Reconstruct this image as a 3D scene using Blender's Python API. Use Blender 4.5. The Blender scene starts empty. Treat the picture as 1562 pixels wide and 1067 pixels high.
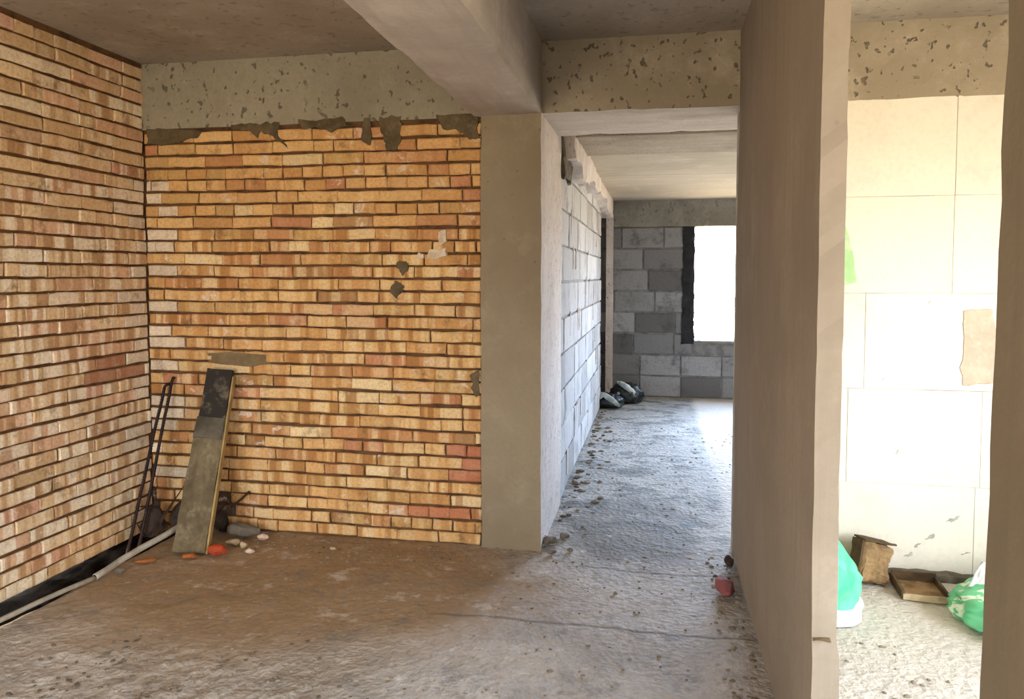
import bpy, bmesh, math, random
from mathutils import Vector, Matrix, noise as mn

random.seed(7)
sc = bpy.context.scene
COL = sc.collection

# ------------------------------------------------------------------ helpers
def lin(r, g, b):
    f = lambda c: (c/255/12.92) if c/255 <= .04045 else ((c/255+.055)/1.055)**2.4
    return (f(r), f(g), f(b))

def tag(o, label=None, cat=None, group=None, kind=None):
    if label: o['label'] = label
    if cat: o['category'] = cat
    if group: o['group'] = group
    if kind: o['kind'] = kind
    return o

def finish(name, bm, mat, parent=None, smooth=False, base=None, recalc=True):
    me = bpy.data.meshes.new(name)
    if base is not None:
        bmesh.ops.translate(bm, vec=-Vector(base), verts=bm.verts[:])
    if recalc: bmesh.ops.recalc_face_normals(bm, faces=bm.faces[:])
    bm.to_mesh(me); bm.free()
    for m in (mat if isinstance(mat, (list, tuple)) else [mat]): me.materials.append(m)
    if smooth:
        for p in me.polygons: p.use_smooth = True
    o = bpy.data.objects.new(name, me); COL.objects.link(o)
    if parent is not None: o.parent = parent
    if base is not None: o.location = base
    return o

def struct(name, bm, mat, label, cat, parent=None, **k):
    o = finish(name, bm, mat, parent, **k)
    if parent is None: tag(o, label, cat, kind='structure')
    return o

def empty(name, loc, rz=0):
    o = bpy.data.objects.new(name, None); COL.objects.link(o)
    o.location = loc; o.rotation_euler = (0, 0, rz); o.empty_display_size = .1
    return o

def box(bm, x0, x1, y0, y1, z0, z1):
    v = [bm.verts.new(p) for p in ((x0,y0,z0),(x1,y0,z0),(x1,y1,z0),(x0,y1,z0),(x0,y0,z1),(x1,y0,z1),(x1,y1,z1),(x0,y1,z1))]
    for f in ((3,2,1,0),(4,5,6,7),(0,1,5,4),(1,2,6,5),(2,3,7,6),(3,0,4,7)):
        bm.faces.new([v[i] for i in f])

def gridbox(bm, x0, x1, y0, y1, z0, z1, step=.08, jit=.0, scale=6.0, edge=.0, seed=0, erode=None):
    """a box whose faces are grids, roughened by noise so that its edges wander like cast concrete"""
    def ax(a, b):
        n = max(1, int(round((b-a)/step))); return [a+(b-a)*i/n for i in range(n+1)]
    X, Y, Z = ax(x0, x1), ax(y0, y1), ax(z0, z1)
    vs = {}
    def V(i, j, k):
        if (i, j, k) not in vs:
            p = Vector((X[i], Y[j], Z[k]))
            n = mn.noise_vector(p*scale+Vector((seed*7.1, seed*3.3, seed*1.7)))
            n2 = mn.noise_vector(p*scale*4+Vector((seed*2.1, 9, seed)))
            onedge = (i in (0, len(X)-1))+(j in (0, len(Y)-1))+(k in (0, len(Z)-1))
            d = n*jit+n2*jit*.35
            if onedge >= 2 and edge:
                c = Vector(((x0+x1)/2-p.x, (y0+y1)/2-p.y, (z0+z1)/2-p.z))
                s = Vector(((1 if c.x > 0 else -1) if i in (0, len(X)-1) else 0,
                            (1 if c.y > 0 else -1) if j in (0, len(Y)-1) else 0,
                            (1 if c.z > 0 else -1) if k in (0, len(Z)-1) else 0))
                a = mn.noise(p*9+Vector((seed, 0, 4)))
                d += s*edge*(.4+max(0, a)*1.6)
            p = p+d
            if erode: p = erode(p, (i, j, k), (len(X)-1, len(Y)-1, len(Z)-1))
            vs[(i, j, k)] = bm.verts.new(p)
        return vs[(i, j, k)]
    a, b, c = len(X)-1, len(Y)-1, len(Z)-1
    for i in range(a):
        for j in range(b):
            bm.faces.new((V(i,j,0), V(i,j+1,0), V(i+1,j+1,0), V(i+1,j,0)))
            bm.faces.new((V(i,j,c), V(i+1,j,c), V(i+1,j+1,c), V(i,j+1,c)))
    for i in range(a):
        for k in range(c):
            bm.faces.new((V(i,0,k), V(i+1,0,k), V(i+1,0,k+1), V(i,0,k+1)))
            bm.faces.new((V(i,b,k), V(i,b,k+1), V(i+1,b,k+1), V(i+1,b,k)))
    for j in range(b):
        for k in range(c):
            bm.faces.new((V(0,j,k), V(0,j,k+1), V(0,j+1,k+1), V(0,j+1,k)))
            bm.faces.new((V(a,j,k), V(a,j+1,k), V(a,j+1,k+1), V(a,j,k+1)))

def tube(bm, pts, r, seg=8, taper=None):
    rings = []
    n = len(pts)
    for i, p in enumerate(pts):
        p = Vector(p)
        t = (Vector(pts[min(i+1, n-1)])-Vector(pts[max(i-1, 0)])).normalized()
        a = t.orthogonal().normalized() if i == 0 else (prev-t*prev.dot(t)).normalized()
        prev = a
        b = t.cross(a)
        rr = r if taper is None else r*taper[i]
        rings.append([bm.verts.new(p+(a*math.cos(q)+b*math.sin(q))*rr) for q in [2*math.pi*k/seg for k in range(seg)]])
    for i in range(n-1):
        for k in range(seg):
            bm.faces.new((rings[i][k], rings[i][(k+1) % seg], rings[i+1][(k+1) % seg], rings[i+1][k]))
    bm.faces.new(rings[0][::-1]); bm.faces.new(rings[-1])

# ------------------------------------------------------------------ materials
class NT:
    def __init__(s, name):
        s.m = bpy.data.materials.new(name); s.m.use_nodes = True
        s.t = s.m.node_tree; s.n = s.t.nodes; s.n.clear()
        s.out = s.n.new('ShaderNodeOutputMaterial'); s.b = s.n.new('ShaderNodeBsdfPrincipled')
        s.t.links.new(s.b.outputs[0], s.out.inputs[0])
        s.tc = s.n.new('ShaderNodeTexCoord')
        s.obj = s.tc.outputs['Object']
    def l(s, a, b): s.t.links.new(a, b)
    def put(s, sock, v):
        if isinstance(v, bpy.types.NodeSocket): s.l(v, sock)
        else: sock.default_value = v if not (isinstance(v, tuple) and len(v) == 3 and sock.type == 'RGBA') else (*v, 1)
    def map(s, vec, scale=(1,1,1), loc=(0,0,0)):
        n = s.n.new('ShaderNodeMapping'); s.l(vec, n.inputs[0]); n.inputs['Scale'].default_value = scale; n.inputs['Location'].default_value = loc
        return n.outputs[0]
    def noise(s, scale, detail=4, rough=.55, vec=None, dist=0, w=None):
        n = s.n.new('ShaderNodeTexNoise'); s.l(vec or s.obj, n.inputs['Vector'])
        n.inputs['Scale'].default_value = scale; n.inputs['Detail'].default_value = detail
        n.inputs['Roughness'].default_value = rough; n.inputs['Distortion'].default_value = dist
        return n.outputs[0]
    def vor(s, scale, vec=None, feature='F1', rnd=1):
        n = s.n.new('ShaderNodeTexVoronoi'); n.feature = feature; s.l(vec or s.obj, n.inputs['Vector'])
        n.inputs['Scale'].default_value = scale; n.inputs['Randomness'].default_value = rnd
        return n.outputs[0]
    def ramp(s, v, a, b, lo=0., hi=1.):
        n = s.n.new('ShaderNodeMapRange'); n.interpolation_type = 'SMOOTHSTEP'
        s.l(v, n.inputs[0])
        for i, x in zip((1, 2, 3, 4), (a, b, lo, hi)): n.inputs[i].default_value = x
        return n.outputs[0]
    def math(s, op, a, b=0.):
        n = s.n.new('ShaderNodeMath'); n.operation = op
        s.put(n.inputs[0], a); s.put(n.inputs[1], b); return n.outputs[0]
    def mix(s, f, a, b, mode='MIX'):
        n = s.n.new('ShaderNodeMix'); n.data_type = 'RGBA'; n.blend_type = mode
        s.put(n.inputs[0], f); s.put(n.inputs[6], a); s.put(n.inputs[7], b); return n.outputs[2]
    def sep(s, vec=None):
        n = s.n.new('ShaderNodeSeparateXYZ'); s.l(vec or s.obj, n.inputs[0]); return n.outputs
    def attr(s, name):
        n = s.n.new('ShaderNodeAttribute'); n.attribute_name = name; return n.outputs
    def bump(s, h, strength, dist, prev=None):
        n = s.n.new('ShaderNodeBump'); n.inputs['Strength'].default_value = strength; n.inputs['Distance'].default_value = dist
        s.l(h, n.inputs['Height'])
        if prev is not None: s.l(prev, n.inputs['Normal'])
        return n.outputs[0]
    def done(s, col, rough=.9, nrm=None, spec=.3):
        s.put(s.b.inputs['Base Color'], col); s.put(s.b.inputs['Roughness'], rough)
        s.b.inputs['Specular IOR Level'].default_value = spec
        if nrm is not None: s.l(nrm, s.b.inputs['Normal'])
        return s.m

def concrete(name, base, dark, pale, pocks=.0, pock_scale=11, streak=None, big=1.1, bump=.5, seam=None, holes=.0, pockcol=None, blot=.6):
    t = NT(name)
    c = t.mix(t.ramp(t.noise(big, 5, .6), .35, .68), base, dark)
    c = t.mix(t.math('MULTIPLY', t.ramp(t.noise(big*3.1, 6, .65, t.map(t.obj, loc=(5, 2, 7))), .5, .72), blot), c, pale)
    f = t.noise(45, 3, .6)
    c = t.mix(t.ramp(f, .3, .75, 0, .35), c, dark)
    h = t.math('ADD', t.math('MULTIPLY', t.noise(7, 5, .6), .6), t.math('MULTIPLY', f, .25))
    if streak:                                    # long marks of the shuttering boards along one axis
        sc_ = {'x': (.6, 14, 14), 'y': (14, .6, 14), 'z': (14, 14, .6)}[streak]
        st = t.noise(1.6, 4, .6, t.map(t.obj, sc_))
        c = t.mix(t.ramp(st, .42, .7, 0, .45), c, dark)
        h = t.math('ADD', h, t.math('MULTIPLY', st, .3))
    if pocks:
        pv = t.map(t.obj, (1, 1, .8), (3, 1, 2))
        p = t.noise(pock_scale*2.9, 2.5, .5, pv, .1)
        m = t.math('MULTIPLY', t.ramp(p, .61, .67), t.ramp(t.noise(2.4, 2, .5), .30, .45))
        c = t.mix(t.math('MULTIPLY', m, pocks), c, pockcol or tuple(x*.35 for x in dark))
        h = t.math('SUBTRACT', h, t.math('MULTIPLY', m, .8))
    if holes:
        p2 = t.ramp(t.vor(13, rnd=1), .10, .06)
        m2 = t.math('MULTIPLY', p2, t.ramp(t.noise(3.1, 2, .5, t.map(t.obj, loc=(8, 8, 8))), .46, .58))
        c = t.mix(t.math('MULTIPLY', m2, holes), c, tuple(x*.3 for x in dark))
        h = t.math('SUBTRACT', h, m2)
    if seam:
        axis, pos = seam
        s = t.sep()[axis]
        wob = t.math('MULTIPLY', t.math('SUBTRACT', t.noise(3, 3), .5), .03)
        for q in pos:
            d = t.math('ABSOLUTE', t.math('SUBTRACT', t.math('ADD', s, wob), q))
            c = t.mix(t.ramp(d, .008, .016, .6, 0), c, tuple(x*.45 for x in dark))
    return t.done(c, .92, t.bump(h, bump, .02))

def brick_mat(name, pale, stripe, dim):
    t = NT(name)
    c = t.attr('Col')[0]
    uv = t.n.new('ShaderNodeUVMap'); uv.uv_map = 'UVMap'
    band = t.noise(1.0, 1.5, .5, t.map(uv.outputs[0], (15, .4, 1)))
    amt = t.attr('band')[2]
    c = t.mix(t.math('MULTIPLY', t.math('MULTIPLY', t.ramp(band, .51, .57), amt), stripe), c, pale)
    c = t.mix(t.math('MULTIPLY', t.ramp(band, .47, .40), t.math('MULTIPLY', amt, .85)), c, dim)
    # lime bloom and mortar splashes
    e = t.math('MULTIPLY', t.ramp(t.noise(10, 5, .7, None, .5), .56, .66), t.ramp(t.noise(1.9, 2, .5), .42, .58))
    c = t.mix(t.math('MULTIPLY', e, .8), c, lin(232, 214, 190))
    d = t.math('MULTIPLY', t.ramp(t.noise(6, 5, .7, t.map(t.obj, loc=(4, 9, 1))), .56, .72), .65)
    c = t.mix(d, c, lin(112, 88, 56))
    fine = t.noise(70, 3, .6)
    c = t.mix(t.ramp(fine, .35, .75, .0, .30), c, lin(120, 80, 46))
    h = t.math('ADD', t.math('MULTIPLY', t.noise(28, 4, .65), .7), t.math('MULTIPLY', fine, .3))
    return t.done(c, .93, t.bump(h, .55, .008), .15)

def block_mat(name, dirt, dirtamt=.4, bump=.35):
    t = NT(name)
    c = t.attr('Col')[0]
    c = t.mix(t.math('MULTIPLY', t.ramp(t.noise(3.2, 6, .68), .50, .72), dirtamt), c, dirt)
    c = t.mix(t.ramp(t.noise(38, 3, .6), .4, .8, 0, .25), c, dirt)
    return t.done(c, .93, t.bump(t.noise(24, 5, .65), bump, .008), .2)

def plain(name, a, b, scale=8, bump=.3, rough=.85, lo=.4, hi=.65, spec=.3, bs=30, vec=None, metal=0):
    t = NT(name)
    v = t.map(t.obj, vec) if vec else None
    c = t.mix(t.ramp(t.noise(scale, 5, .6, v), lo, hi), a, b)
    m = t.done(c, rough, t.bump(t.noise(bs, 4, .6), bump, .006), spec)
    t.b.inputs['Metallic'].default_value = metal
    return m

M = {}
M['brick_l'] = brick_mat('brick_tan', lin(252, 238, 212), .9, lin(178, 136, 96))
M['brick_b'] = brick_mat('brick_orange', lin(240, 214, 164), .7, lin(164, 114, 64))
M['bed_mortar'] = plain('bed_mortar', lin(104, 74, 46), lin(72, 50, 30), 12)
M['mortar'] = concrete('grey_mortar', lin(112, 104, 88), lin(72, 66, 54), lin(140, 130, 110), bump=.9, big=5)
M['ceil'] = concrete('ceiling_concrete', lin(174, 165, 152), lin(145, 135, 122), lin(189, 180, 167), pocks=.35, pock_scale=7, big=.8, bump=.25, seam=(1, [2.95, 1.7, .4]))
M['ceil2'] = concrete('corridor_ceiling_concrete', lin(198, 186, 166), lin(172, 161, 143), lin(221, 207, 184), big=.9, bump=.25, streak='x', seam=(1, [4.98, 5.75, 7.1]))
M['ceil4'] = concrete('grey_soffit_strip', lin(182, 168, 150), lin(150, 138, 122), lin(200, 188, 170), big=1.4, bump=.6, streak='x', pocks=.3)
M['ceil3'] = concrete('beam_soffit_concrete', lin(214, 204, 194), lin(188, 178, 166), lin(230, 222, 212), big=1.2, bump=.5, streak='x')
M['beam_b'] = concrete('beam_concrete', lin(159, 152, 133), lin(131, 124, 106), lin(176, 169, 150), pocks=.75, pock_scale=9, holes=.5, bump=.45)
M['beam_x'] = concrete('pocked_beam_concrete', lin(174, 161, 139), lin(148, 136, 115), lin(189, 176, 154), pocks=.85, pock_scale=9, holes=.6, bump=.6)
M['beam_d'] = concrete('long_beam_concrete', lin(196, 186, 174), lin(164, 154, 143), lin(211, 201, 190), streak='y', bump=.45)
M['column'] = concrete('column_concrete', lin(157, 144, 120), lin(140, 126, 104), lin(170, 157, 134), holes=.35, bump=.22, big=1.4)
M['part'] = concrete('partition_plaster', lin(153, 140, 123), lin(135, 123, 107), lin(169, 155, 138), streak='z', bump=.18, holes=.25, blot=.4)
M['lintel'] = concrete('window_lintel_concrete', lin(150, 146, 136), lin(120, 117, 108), lin(172, 166, 154), pocks=.4, bump=.3, big=2)
M['plaster'] = concrete('rough_pale_plaster', lin(232, 222, 214), lin(206, 193, 183), lin(242, 234, 227), streak='z', bump=.7, pocks=.3, pock_scale=14)
M['aac_c'] = block_mat('pale_aerated_block', lin(132, 130, 128), .75, .8)
M['aac_f'] = block_mat('grey_aerated_block', lin(70, 69, 68), .8, .8)
M['aac_w'] = block_mat('white_aerated_block', lin(196, 189, 176), .4, .25)
M['aacm_c'] = plain('block_joint', lin(130, 126, 122), lin(106, 102, 98), 9)
M['aacm_f'] = plain('dark_block_joint', lin(132, 131, 129), lin(104, 103, 101), 9)
M['aacm_w'] = plain('pale_block_joint', lin(190, 184, 170), lin(150, 143, 130), 5)
M['outer'] = plain('outer_concrete', lin(150, 140, 126), lin(128, 118, 104), 3)
M['soil'] = plain('trench_soil', lin(34, 28, 22), lin(20, 17, 14), 14, .9, 1, spec=0, bs=40)

def floor_mat():
    t = NT('rough_concrete_floor')
    x, y, z = t.sep()
    c = t.mix(t.ramp(t.noise(1.6, 6, .62), .36, .66), lin(200, 193, 183), lin(170, 163, 153))
    # brown soil dust trodden over the slab in front of the back brick wall
    wob = t.math('MULTIPLY', t.math('SUBTRACT', t.noise(1.3, 4, .6), .5), 1.1)
    ex = t.math('DIVIDE', t.math('ADD', x, 1.75), 1.35)
    ey = t.math('DIVIDE', t.math('SUBTRACT', y, 3.45), .95)
    r = t.math('ADD', t.math('SQRT', t.math('ADD', t.math('MULTIPLY', ex, ex), t.math('MULTIPLY', ey, ey))), wob)
    dusty = t.ramp(r, 1.25, .6)
    c = t.mix(t.ramp(r, 1.15, .55, 0, .8), c, lin(158, 128, 86))
    # dark damp mortar stain at the foot of the column
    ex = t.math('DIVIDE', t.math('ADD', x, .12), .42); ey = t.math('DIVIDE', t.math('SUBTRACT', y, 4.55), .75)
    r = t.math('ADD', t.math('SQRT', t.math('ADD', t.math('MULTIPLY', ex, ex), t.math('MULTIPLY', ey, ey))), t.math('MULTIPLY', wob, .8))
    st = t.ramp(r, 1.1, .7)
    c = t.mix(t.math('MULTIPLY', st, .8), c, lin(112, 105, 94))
    # trodden mortar blots
    b1 = t.noise(5, 6, .7)
    c = t.mix(t.ramp(b1, .54, .66, 0, .55), c, lin(132, 128, 121))
    c = t.mix(t.ramp(b1, .44, .32, 0, .5), c, lin(226, 221, 212))
    b2 = t.noise(22, 4, .7)
    c = t.mix(t.ramp(b2, .55, .72, 0, .3), c, lin(136, 126, 110))
    c = t.mix(t.ramp(b2, .42, .28, 0, .4), c, lin(228, 220, 206))
    c = t.mix(t.ramp(y, 4.0, 5.2, 0, .45), c, lin(138, 138, 136))
    # grimy trodden mortar in the corridor
    g = t.noise(4.2, 7, .74, t.map(t.obj, (.8, 1.3, 1)), .3)
    zone = t.math('MULTIPLY', t.ramp(y, 3.7, 4.6), t.ramp(x, .62, .45))
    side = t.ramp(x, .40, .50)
    c = t.mix(t.math('MULTIPLY', t.math('MULTIPLY', t.ramp(g, .49, .58), zone), .9), c, lin(104, 104, 100))
    g2 = t.noise(24, 5, .7, t.map(t.obj, (1, 1, 1), (4, 4, 4)))
    c = t.mix(t.math('MULTIPLY', t.math('MULTIPLY', t.ramp(g2, .52, .62), t.ramp(side, 0, 1, 1, .3)), t.ramp(y, 2.2, 4.2, .22, .5)), c, lin(126, 120, 110))
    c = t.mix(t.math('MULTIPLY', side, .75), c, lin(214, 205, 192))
    # day joints of the screed
    for q, x0 in ((3.17, -.95), (3.82, -.45)):
        d = t.math('ABSOLUTE', t.math('SUBTRACT', t.math('ADD', y, t.math('MULTIPLY', t.math('SUBTRACT', t.noise(2, 3), .5), .12)), q))
        m = t.math('MULTIPLY', t.math('MULTIPLY', t.ramp(d, .006, .014, .55, 0), t.ramp(x, x0-.1, x0+.1)), t.ramp(x, .5, .4))
        c = t.mix(m, c, lin(84, 78, 70))
    h = t.math('ADD', t.math('MULTIPLY', t.noise(16, 6, .65), .8), t.math('MULTIPLY', t.noise(70, 3, .6), .25))
    h = t.math('ADD', h, t.math('MULTIPLY', t.vor(34), .3))
    h = t.math('MULTIPLY', h, t.ramp(dusty, 0, 1, 1, .35))
    return t.done(c, .75, t.bump(h, .9, .022), .3)
M['floor'] = floor_mat()

# ------------------------------------------------------------------ masonry
def masonry(name, origin, U, N, u0, u1, z0, z1, L, Hc, joint, bed, recess, palette, mats, rng,
            holes=(), head=0, perp=.004, rough=.003, wob=.003, colfn=None, band=(.25, 1), parent=None, label=None, cat=None, under=.012, clipz=None, dz=.0):
    """bricks or blocks laid course by course, every unit a rough-edged block standing out of recessed mortar"""
    bm = bmesh.new()
    cl = bm.loops.layers.float_color.new('Col'); uvl = bm.loops.layers.uv.new('UVMap'); bl = bm.loops.layers.float.new('band') if hasattr(bm.loops.layers, 'float') else None
    origin, U, N = Vector(origin), Vector(U), Vector(N)
    P = lambda u, d, z: origin+U*u+N*d+Vector((0, 0, z))
    nz = max(1, int(round((z1-z0)/Hc))); Hc = (z1-z0)/nz
    for k in range(nz):
        za, zb = z0+k*Hc+bed/2, z0+(k+1)*Hc-bed/2
        u = u0-rng.random()*L
        mode = rng.random()
        while u < u1:
            ln = L*(.5 if (mode < head or rng.random() < .10) else 1.)*rng.uniform(.97, 1.03)
            a, b = u+joint/2, u+ln-joint/2
            u += ln
            if rng.random() < perp: b -= .007
            spans = [(max(a, u0), min(b, u1))]
            for (ha, hb, hz0, hz1) in holes:
                if zb > hz0+.01 and za < hz1-.01:
                    ns = []
                    for (p, q) in spans:
                        if q <= ha or p >= hb: ns.append((p, q)); continue
                        if p < ha: ns.append((p, ha))
                        if q > hb: ns.append((hb, q))
                    spans = ns
            for (p, q) in spans:
                if q-p < .012: continue
                cx = (p+q)/2; cz = (za+zb)/2
                col, bs = colfn(cx, cz, k) if colfn else (None, None)
                if col is None:
                    col = rng.choices([c for c, w in palette], [w for c, w in palette])[0]
                    s = rng.uniform(.92, 1.08) if L < .5 or name == 'wall_far' else rng.uniform(.985, 1.015); col = tuple(min(1, x*s) for x in col)
                if bs is None: bs = rng.uniform(*band)
                dd = rng.uniform(-.4, 1)*rough*1.6
                ch = min(.006, (q-p)*.2)
                nu = max(1, int((q-p)/.05))
                us = [p, p+ch]+[p+ch+(q-p-2*ch)*i/nu for i in range(1, nu)]+[q-ch, q]
                nzz = 1 if zb-za < .1 else max(1, int((zb-za)/.06))
                zs = [za, za+ch]+[za+ch+(zb-za-2*ch)*i/nzz for i in range(1, nzz)]+[zb-ch, zb]
                G = []
                off = rng.random()*40
                for i, uu in enumerate(us):
                    row = []
                    for j, zz in enumerate(zs):
                        w = wob*mn.noise(Vector((uu*2.2, k*3.7, off*0+origin.x+origin.y)))*1.6
                        e = (i in (0, len(us)-1))+(j in (0, len(zs)-1))
                        dx = rng.uniform(-1, 1)*rough*.55; dzz = rng.uniform(-1, 1)*rough*.45
                        d = dd+mn.noise(Vector((uu*14, zz*14, off)))*rough-(min(.005, rough*1.5) if e else 0)-(min(.003, rough) if e == 2 else 0)
                        row.append(bm.verts.new(P(uu+dx*(e > 0), d, zz+w+dzz*(e > 0)+dz*uu)))
                    G.append(row)
                fs = []
                for i in range(len(us)-1):
                    for j in range(len(zs)-1):
                        fs.append(bm.faces.new((G[i][j], G[i+1][j], G[i+1][j+1], G[i][j+1])))
                rim = [G[i][0] for i in range(len(us))]+[G[-1][j] for j in range(1, len(zs))]+[G[i][-1] for i in range(len(us)-2, -1, -1)]+[G[0][j] for j in range(len(zs)-2, 0, -1)]
                back = [bm.verts.new(v.co-N*(recess+.012+dd)) for v in rim]
                for i in range(len(rim)):
                    j = (i+1) % len(rim)
                    fs.append(bm.faces.new((rim[j], rim[i], back[i], back[j])))
                for f in fs:
                    for lp in f.loops:
                        lp[cl] = (*col, 1)
                        r = lp.vert.co-origin
                        lp[uvl].uv = (r.dot(U)+off, r.z+off)
                        if bl is not None: lp[bl] = bs
    o = finish(name, bm, mats, parent, recalc=False)
    if parent is None: tag(o, label, cat, kind='structure')
    return o

def slab_with_holes(bm, a0, a1, z0, z1, t0, t1, axis, holes=()):
    """a wall body: axis 'x' runs along X with thickness t0..t1 in Y, axis 'y' the other way round"""
    def put(p, q, za, zb):
        if q-p < 1e-4 or zb-za < 1e-4: return
        if axis == 'x': box(bm, p, q, t0, t1, za, zb)
        else: box(bm, t0, t1, p, q, za, zb)
    cur = a0
    for (ha, hb, hz0, hz1) in sorted(holes):
        put(cur, ha, z0, z1); put(ha, hb, z0, hz0); put(ha, hb, hz1, z1); cur = hb
    put(cur, a1, z0, z1)

R = random.Random(3)
XL, YB, ZC, ZB = -2.98, 4.02, 2.74, 2.357

tan = [(lin(228,196,152),4),(lin(220,186,142),4),(lin(233,204,160),3),(lin(224,182,146),2),(lin(216,168,140),.8),(lin(208,176,132),1.6),(lin(238,220,186),1.4),(lin(202,168,134),.5)]
orange = [(lin(218,172,114),4),(lin(208,159,101),4),(lin(224,182,122),3),(lin(198,145,97),2.2),(lin(198,140,102),.8),(lin(204,164,106),1.6),(lin(234,206,156),1),(lin(182,142,98),.5)]
white_br = lin(242, 224, 196)
def lcol(u, z, k):                       # u = world Y on the left wall
    if u > 3.88 and .35 < z < 2.1 and (k % 2 or R.random() < .5): return (lambda q: tuple(x*q for x in white_br))(R.uniform(.75, 1.05)), .2
    if 3.55 < u < 3.9 and .88 < z < 1.02: return lin(176, 124, 92), .1
    if z > 1.75 and R.random() < .7: return None, R.uniform(0, .3)
    return None, R.uniform(.45, 1)
def bcol(u, z, k):                       # u = world X on the back wall
    if u < XL+.16 and .3 < z < 2.05 and R.random() < .6: return (lambda q: tuple(x*q for x in white_br))(R.uniform(.7, 1.0)), .2
    if u > -1.12 and .32 < z < .55: return lin(190, 122, 92), .15
    if -1.4 < u < -1.05 and .12 < z < .22 : return lin(196, 128, 92), .1
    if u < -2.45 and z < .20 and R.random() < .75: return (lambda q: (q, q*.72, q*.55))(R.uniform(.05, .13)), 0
    if z > 1.75: return None, R.uniform(0, .3)
    return None, R.uniform(.3, 1)
# left brick wall
wl = masonry('wall_left', (XL,0,0), (0,1,0), (1,0,0), -2.6, YB-.004, -.03, ZC-.02, .245, .0717, .0015, .0125, .010, tan, M['brick_l'], R,
             head=.12, perp=.3, rough=.005, wob=.0045, colfn=lcol, label='orange and cream striped brick wall running along the left side', cat='brick wall')
bm = bmesh.new(); box(bm, XL-.24, XL-.010, -2.6, YB+.3, .0, ZC+.1)
finish('bed_mortar', bm, M['bed_mortar'], wl)
bm = bmesh.new(); gridbox(bm, XL-.2, XL+.006, -2.6, YB-.02, ZC-.03, ZC+.02, .06, .006, 8, seed=2)
finish('mortar_cap', bm, M['bed_mortar'], wl)
# back brick wall
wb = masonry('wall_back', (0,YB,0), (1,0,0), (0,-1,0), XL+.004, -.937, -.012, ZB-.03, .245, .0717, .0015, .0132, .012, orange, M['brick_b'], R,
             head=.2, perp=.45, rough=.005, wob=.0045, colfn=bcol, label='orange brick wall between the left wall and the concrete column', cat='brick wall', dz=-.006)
bm = bmesh.new(); box(bm, XL-.2, -.8, YB+.012, YB+.25, -.1, ZB+.02)
finish('bed_mortar', bm, M['bed_mortar'], wb)

def blob_patch(bm, pts, P, thick, seed=0, sub=3, jag=.0):
    """an irregular smear of mortar: outline pts (u,z), laid on a wall by P(u,d,z)"""
    n = len(pts); out = []
    for i in range(n):
        a, b = pts[i], pts[(i+1) % n]
        for s in range(sub):
            f = s/sub; u = a[0]+(b[0]-a[0])*f; z = a[1]+(b[1]-a[1])*f
            j = mn.noise_vector(Vector((u*23+seed, z*23, seed)))*.012+mn.noise_vector(Vector((u*60+seed, z*60, seed)))*jag
            out.append((u+j.x, z+j.y))
    cu = sum(p[0] for p in out)/len(out); cz = sum(p[1] for p in out)/len(out)
    r0 = [bm.verts.new(P(u, -.012, z)) for u, z in out]
    r1 = [bm.verts.new(P(cu+(u-cu)*.93, thick*.8, cz+(z-cz)*.93)) for u, z in out]
    r2 = [bm.verts.new(P(cu+(u-cu)*.5, thick*(1+.5*mn.noise(Vector((u*11, z*11, seed)))), cz+(z-cz)*.5)) for u, z in out]
    c = bm.verts.new(P(cu, thick, cz))
    m = len(out)
    for i in range(m):
        j = (i+1) % m
        bm.faces.new((r0[i], r0[j], r1[j], r1[i])); bm.faces.new((r1[i], r1[j], r2[j], r2[i])); bm.faces.new((r2[i], r2[j], c))
PB = lambda u, d, z: Vector((u, YB-d, z))
# mortar smears on the back wall
M['smear'] = concrete('brown_grey_mortar', lin(136, 116, 84), lin(110, 92, 64), lin(150, 130, 98), bump=.6, big=6)
bm = bmesh.new(); blob_patch(bm, [(-2.60,.985),(-2.61,1.045),(-2.42,1.058),(-2.21,1.04),(-2.20,.985),(-2.36,.965)], PB, .009, 3)
finish('mortar_patch', bm, M['smear'], wb)
M['darkmortar'] = concrete('dark_mortar', lin(110, 96, 72), lin(80, 68, 48), lin(134, 118, 90), bump=1, big=7)
SM = [([(-2.97,2.27),(-2.97,2.37),(-2.75,2.36),(-2.60,2.335),(-2.62,2.31),(-2.8,2.27)],1),
      ([(-2.42,2.345),(-2.42,2.37),(-2.30,2.375),(-2.22,2.36),(-2.24,2.30),(-2.29,2.33)],2), ([(-2.25,2.33),(-2.27,2.37),(-2.10,2.375),(-2.12,2.30),(-2.05,2.22),(-2.14,2.29)],11),
      ([(-1.98,2.33),(-2.0,2.38),(-1.72,2.385),(-1.70,2.345),(-1.80,2.30),(-1.88,2.335)],4), ([(-1.50,2.28),(-1.52,2.38),(-1.38,2.385),(-1.38,2.26),(-1.41,2.19),(-1.47,2.20)],5),
      ([(-1.62,2.25),(-1.60,2.38),(-1.56,2.38),(-1.55,2.28),(-1.57,2.22)],12), ([(-1.16,2.30),(-1.2,2.38),(-.94,2.385),(-.94,2.24),(-1.0,2.24),(-1.06,2.29)],6),
      ([(-1.42,1.535),(-1.41,1.585),(-1.37,1.59),(-1.34,1.575),(-1.36,1.53),(-1.39,1.50)],8), ([(-1.46,1.44),(-1.43,1.475),(-1.36,1.45),(-1.38,1.41),(-1.42,1.37),(-1.45,1.40)],9),
      ([(-.985,.87),(-1.0,.95),(-.945,.99),(-.94,.84),(-.96,.83)],13)]
for pts, sd in SM:
    bm = bmesh.new(); blob_patch(bm, pts, PB, .010, sd, 5, .012)
    finish('mortar_smear', bm, M['darkmortar'], wb)
M['palemortar'] = plain('pale_mortar', lin(222, 206, 184), lin(196, 176, 150), 14, .5)
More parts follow.
